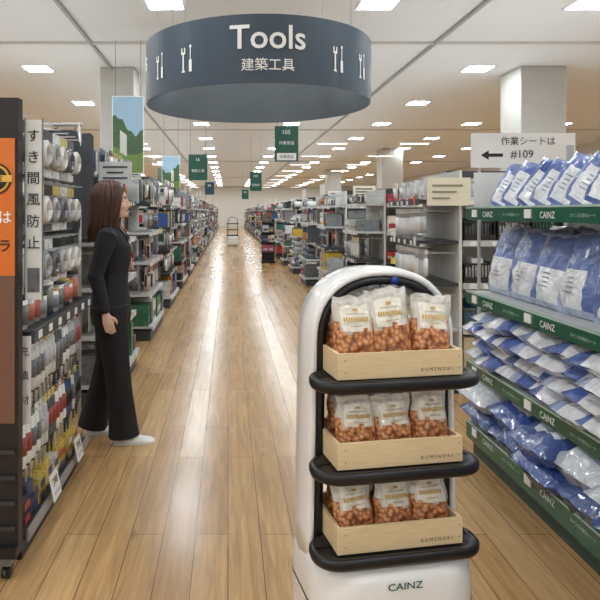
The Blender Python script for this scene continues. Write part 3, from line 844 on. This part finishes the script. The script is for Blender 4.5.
for z, sf in ((.9735, 1.12), (.7185, .96), (.4785, .93)):
    CM = RM @ TR(-.004, -.048, z)
    crate(CM)
    for i, sx in enumerate((-.117, .0, .117)):
        big = 1.08 if (i == 1 and sf > 1) else 1
        put_pouch(k, CM @ TR(sx, -.056+(-.003 if i == 1 else 0), .0095) @ RZ(rnd.uniform(-7, 7)) @ RX(-3+rnd.uniform(-3, 2)) @ RY(rnd.uniform(-4, 4)) @ Matrix.Diagonal((.94*big, .95, sf*big*rnd.uniform(.94, 1.0), 1))); k += 1
    for i, sx in enumerate((-.115, .0, .115)):
        put_pouch(k, CM @ TR(sx, .046, .0095) @ RZ(rnd.uniform(-6, 6)) @ RY(rnd.uniform(-5, 5)) @ RX(-3) @ Matrix.Diagonal((.9, .95, sf*1.03, 1))); k += 1

g = G()
g.box(I, -.2, .2, -.2, .2, 0, .06, BLK, PL); g.box(I, -.18, .18, -.02, .02, .06, 1.25, C(38, 40, 44), PL)
for q in range(4): g.box(I, -.2, .2, -.2, .18, .3+q*.28, .32+q*.28, DG, PL); fill(g, face_T(-.18, -.19, 0, 1, 0), .36, .16, .321+q*.28, .2, 'boxes', random.Random(q))
g.build('floor_display_rack', M=TR(1.15, 17.2, 0), bevel=.003)
print('robot', time.time()-t_start)

# ---------------- woman ----------------
def build_woman(M):
    e = bpy.data.objects.new('woman', None); sc.collection.objects.link(e)
    g = G()
    def hr(x, y, z, rx, ry, n=24): return [Vector((x+rx*math.cos(2*PI*k/n), y+ry*math.sin(2*PI*k/n), z)) for k in range(n)]
    c = BLK
    g.loft([hr(0, 0, .74, .12, .165), hr(0, 0, .8, .13, .178), hr(-.005, 0, .9, .125, .172), hr(0, 0, 1.0, .108, .15), hr(.005, 0, 1.07, .105, .142), hr(.012, 0, 1.16, .116, .152), hr(.012, 0, 1.23, .12, .16),
            hr(0, 0, 1.3, .097, .17), hr(-.008, 0, 1.34, .075, .14), hr(-.01, 0, 1.365, .055, .085), hr(-.008, 0, 1.385, .045, .05)], c)
    g.tube([(-.015, 0, 1.33), (-.005, 0, 1.39), (.01, 0, 1.46)], [.052, .047, .05], 16)
    g.tube([(0, -.085, .86), (.01, -.085, .74), (.045, -.09, .47), (.065, -.09, .3), (.085, -.09, .1), (.09, -.09, .045)], [(.09, .115), (.088, .105), (.072, .082), (.072, .08), (.082, .092), (.086, .098)], 20)
    g.tube([(0, .085, .86), (-.01, .085, .74), (-.03, .09, .47), (-.07, .09, .3), (-.12, .09, .1), (-.13, .09, .045)], [(.09, .115), (.088, .105), (.072, .082), (.072, .08), (.082, .092), (.086, .098)], 20)
    hands = []
    for s in (-1, 1):
        sh = Vector((-.005, s*.168, 1.305)); el = Vector((-.07, s*.215, 1.06)); wr = Vector((-.01, s*.228, .84))
        g.tube([sh+Vector((.0, -s*.03, .012)), sh, sh.lerp(el, .3), sh.lerp(el, .75), el, el.lerp(wr, .4), wr.lerp(el, .02)], [.045, .062, .058, .05, .048, .044, .036], 16)
        d = (wr-el).normalized()
        g.tube([wr-d*.03, wr+d*.01, wr+d*.045, wr+d*.08], [(.017, .021), (.013, .024), (.013, .032), (.011, .032)], 12)
        fw = Vector((1, 0, 0)); fw = (fw-d*fw.dot(d)).normalized(); inn = Vector((0, -s, 0))
        for q, (o, Lg) in enumerate(((.025, .062), (.0085, .07), (-.0085, .065), (-.0245, .05))):
            b = wr+d*.075+fw*o
            g.tube([b-d*.02, b+d*Lg*.4+inn*.004, b+d*Lg*.75+inn*.014, b+d*Lg*.92+inn*.026], [.0082, .0078, .007, .0055], 8)
        b = wr+d*.028+fw*.024
        g.tube([b-fw*.012, b+fw*.018+d*.02, b+fw*.026+d*.04+inn*.01, b+fw*.024+d*.058+inn*.014], [.011, .0105, .009, .0065], 8)
        hands.append((wr, d))
    g.sphere(TR(.0, 0, 1.535), .096, .077, .1, c, GO, 24, 16)
    g.sphere(TR(.035, 0, 1.485), .066, .06, .075, c, GO, 24, 16)
    g.sphere(TR(.07, 0, 1.435), .028, .026, .02, c, GO, 12, 8)
    g.tube([(.095, 0, 1.53), (.108, 0, 1.51), (.119, 0, 1.488), (.098, 0, 1.478)], [.008, .009, .012, .009], 8)
    for s in (-1, 1):
        g.sphere(TR(.07, s*.035, 1.487), .026, .024, .024, c, GO, 12, 8)
        g.sphere(TR(-.0, s*.077, 1.51) @ RZ(s*20), .018, .007, .03, c, GO, 10, 8)
    g.tube([(.09, -.022, 1.457), (.1, 0, 1.459), (.09, .022, 1.457)], [.004, .008, .004], 8)
    ob = g.build('tmp_body', [M_suit, M_skin, MS[1]])
    r = ob.modifiers.new('r', 'REMESH'); r.mode = 'VOXEL'; r.voxel_size = .005
    s_ = ob.modifiers.new('s', 'SMOOTH'); s_.factor = .5; s_.iterations = 2
    bpy.context.view_layer.update(); dg = bpy.context.evaluated_depsgraph_get()
    me = bpy.data.meshes.new_from_object(ob.evaluated_get(dg)); bpy.data.objects.remove(ob)
    me.materials.clear()
    shirt = mat('white_blouse', C(225, 225, 228), rough=.7, vary=.03)
    lips = mat('lips', C(190, 110, 105), rough=.45, vary=.03)
    for m in (M_suit, M_skin, shirt, lips): me.materials.append(m)
    for p in me.polygons:
        p.use_smooth = True; co = p.center; mi = 0
        if co.z > 1.375: mi = 1
        elif co.x > .03 and co.z > 1.19 and abs(co.y) < (co.z-1.19)*.42: mi = 2 if co.z < 1.345 else 1
        else:
            for wr, d in hands:
                q = co-wr; al = q.dot(d)
                if .004 < al < .2 and abs(co.y) > .196 and (q-d*al).length < .065: mi = 1
        if mi == 1 and co.x > .094 and abs(co.z-1.458) < .009 and abs(co.y) < .024: mi = 3
        p.material_index = mi
    body = bpy.data.objects.new('body', me); sc.collection.objects.link(body); body.parent = e
    g = G()
    for s in (-1, 1):
        g.sphere(TR(.088, s*.03, 1.522), .009, .014, .008, WHT, GL, 12, 8)
        g.sphere(TR(.0955, s*.03, 1.522), .003, .0065, .0065, C(40, 26, 20), GL, 10, 6)
        g.tube([(.094, s*.012, 1.541), (.093, s*.03, 1.546), (.082, s*.05, 1.54)], [.002, .003, .0015], 6, C(60, 40, 30), CL)
        g.tube([(.096, s*.016, 1.528), (.098, s*.03, 1.532), (.09, s*.045, 1.527)], [.0012, .002, .0012], 6, C(30, 20, 18), CL)
    g.build('eyes_and_brows', parent=e)
    g = G()
    for px, py, ry_ in ((.115, -.09, 0), (-.1, .09, 6)):
        rings = []
        for t_, hw, hh in ((-.085, .02, .04), (-.075, .032, .065), (-.04, .036, .07), (.0, .036, .06), (.05, .043, .045), (.1, .045, .036), (.14, .036, .028), (.165, .015, .018)):
            rings.append([Vector((px+t_, py+hw*math.cos(a)*1.0, .004+max(0, (math.sin(a)+.35)/1.35)*hh)) for a in [2*PI*q/14 for q in range(14)]])
        g.loft(rings, C(236, 236, 232), CL)
        g.loft([rr(px-.088, px+.168, py-.044, py+.044, .04, .0), rr(px-.088, px+.168, py-.044, py+.044, .04, .014)], C(225, 225, 220), PL, False)
    g.build('shoes', parent=e)
    g = G()
    for s in (-1, 1):
        g.tube([(-.07, s*.02, 1.385), (-.03, s*.06, 1.375), (.04, s*.06, 1.35), (.092, s*.055, 1.28), (.125, s*.012, 1.17)], [(.006, .014), (.006, .016), (.007, .02), (.007, .022), (.004, .006)], 8, C(20, 20, 24), CL)
        g.tube([(.05, s*.045, 1.36), (.102, s*.04, 1.28), (.14, s*.01, 1.15)], .0045, 6, C(190, 30, 40), CL)
    g.box(I, .134, .139, -.03, .03, 1.07, 1.15, C(200, 40, 48), GL)
    g.box(I, .139, .14, -.024, .024, 1.08, 1.13, WHT, PL)
    g.build('lanyard_and_collar', parent=e)
    g = G()
    g.sphere(TR(-.014, 0, 1.547), .1, .086, .1, BLK, 0, 20, 14)
    rn = random.Random(2)
    for k in range(320):
        th = math.radians(rn.uniform(42, 318)); off = rn.uniform(0, .012)
        cth, sth = math.cos(th), math.sin(th)
        side = 1 if sth >= 0 else -1
        x0 = -.01+.06*cth
        pts = [(x0+.0, side*.004, 1.648-.3*abs(x0)*.4)]
        for a in (25, 50, 75, 95):
            ar = math.radians(a)
            pts.append((-.012+(.106+off)*math.sin(ar)*cth, (.09+off)*math.sin(ar)*sth, 1.547+(.1+off)*math.cos(ar)))
        lx, ly = pts[-1][0], pts[-1][1]
        end = rn.uniform(1.25, 1.33)
        for f in (.35, .7, 1.0):
            zz = 1.535+(end-1.535)*f
            w = 1-.12*math.sin(f*PI)
            pts.append((lx*w-.022*f+rn.uniform(-.005, .005), ly*w*(1+.05*f)+rn.uniform(-.005, .005), zz))
        g.tube(pts, [.004, .0065, .0075, .0075, .0075, .0075, .0065, .002], 5, BLK, 0)
    for k in range(26):
        s = 1 if k % 2 else -1; t_ = rn.uniform(0, 1)
        g.tube([(.03-.02*t_, s*.004, 1.647), (.078-.03*t_, s*.035, 1.622), (.083-.03*t_, s*.068, 1.58), (.062-.02*t_, s*.086, 1.52), (.045-.02*t_, s*.088, 1.44), (.03-.02*t_, s*.085, 1.36)], [.004, .006, .006, .006, .005, .002], 5, BLK, 0)
    g.build('hair', [M_hair], parent=e)
    e.matrix_world = M
build_woman(TR(-.75, 3.85, 0) @ RZ(5))
print('woman', time.time()-t_start, sum(len(m.vertices) for m in bpy.data.meshes))

# ---------------- camera / world ----------------
cam = bpy.data.cameras.new('camera'); co = bpy.data.objects.new('camera', cam); sc.collection.objects.link(co)
co.location = (0, 0, H); co.rotation_euler = (math.radians(90), 0, 0)
cam.sensor_width = 36; cam.lens = 36; cam.shift_x = .12; cam.shift_y = -.1467; cam.clip_end = 200; cam.clip_start = .05
sc.camera = co
w = bpy.data.worlds.new('world'); sc.world = w; w.use_nodes = True
w.node_tree.nodes['Background'].inputs[0].default_value = (.9, .95, 1, 1); w.node_tree.nodes['Background'].inputs[1].default_value = .5
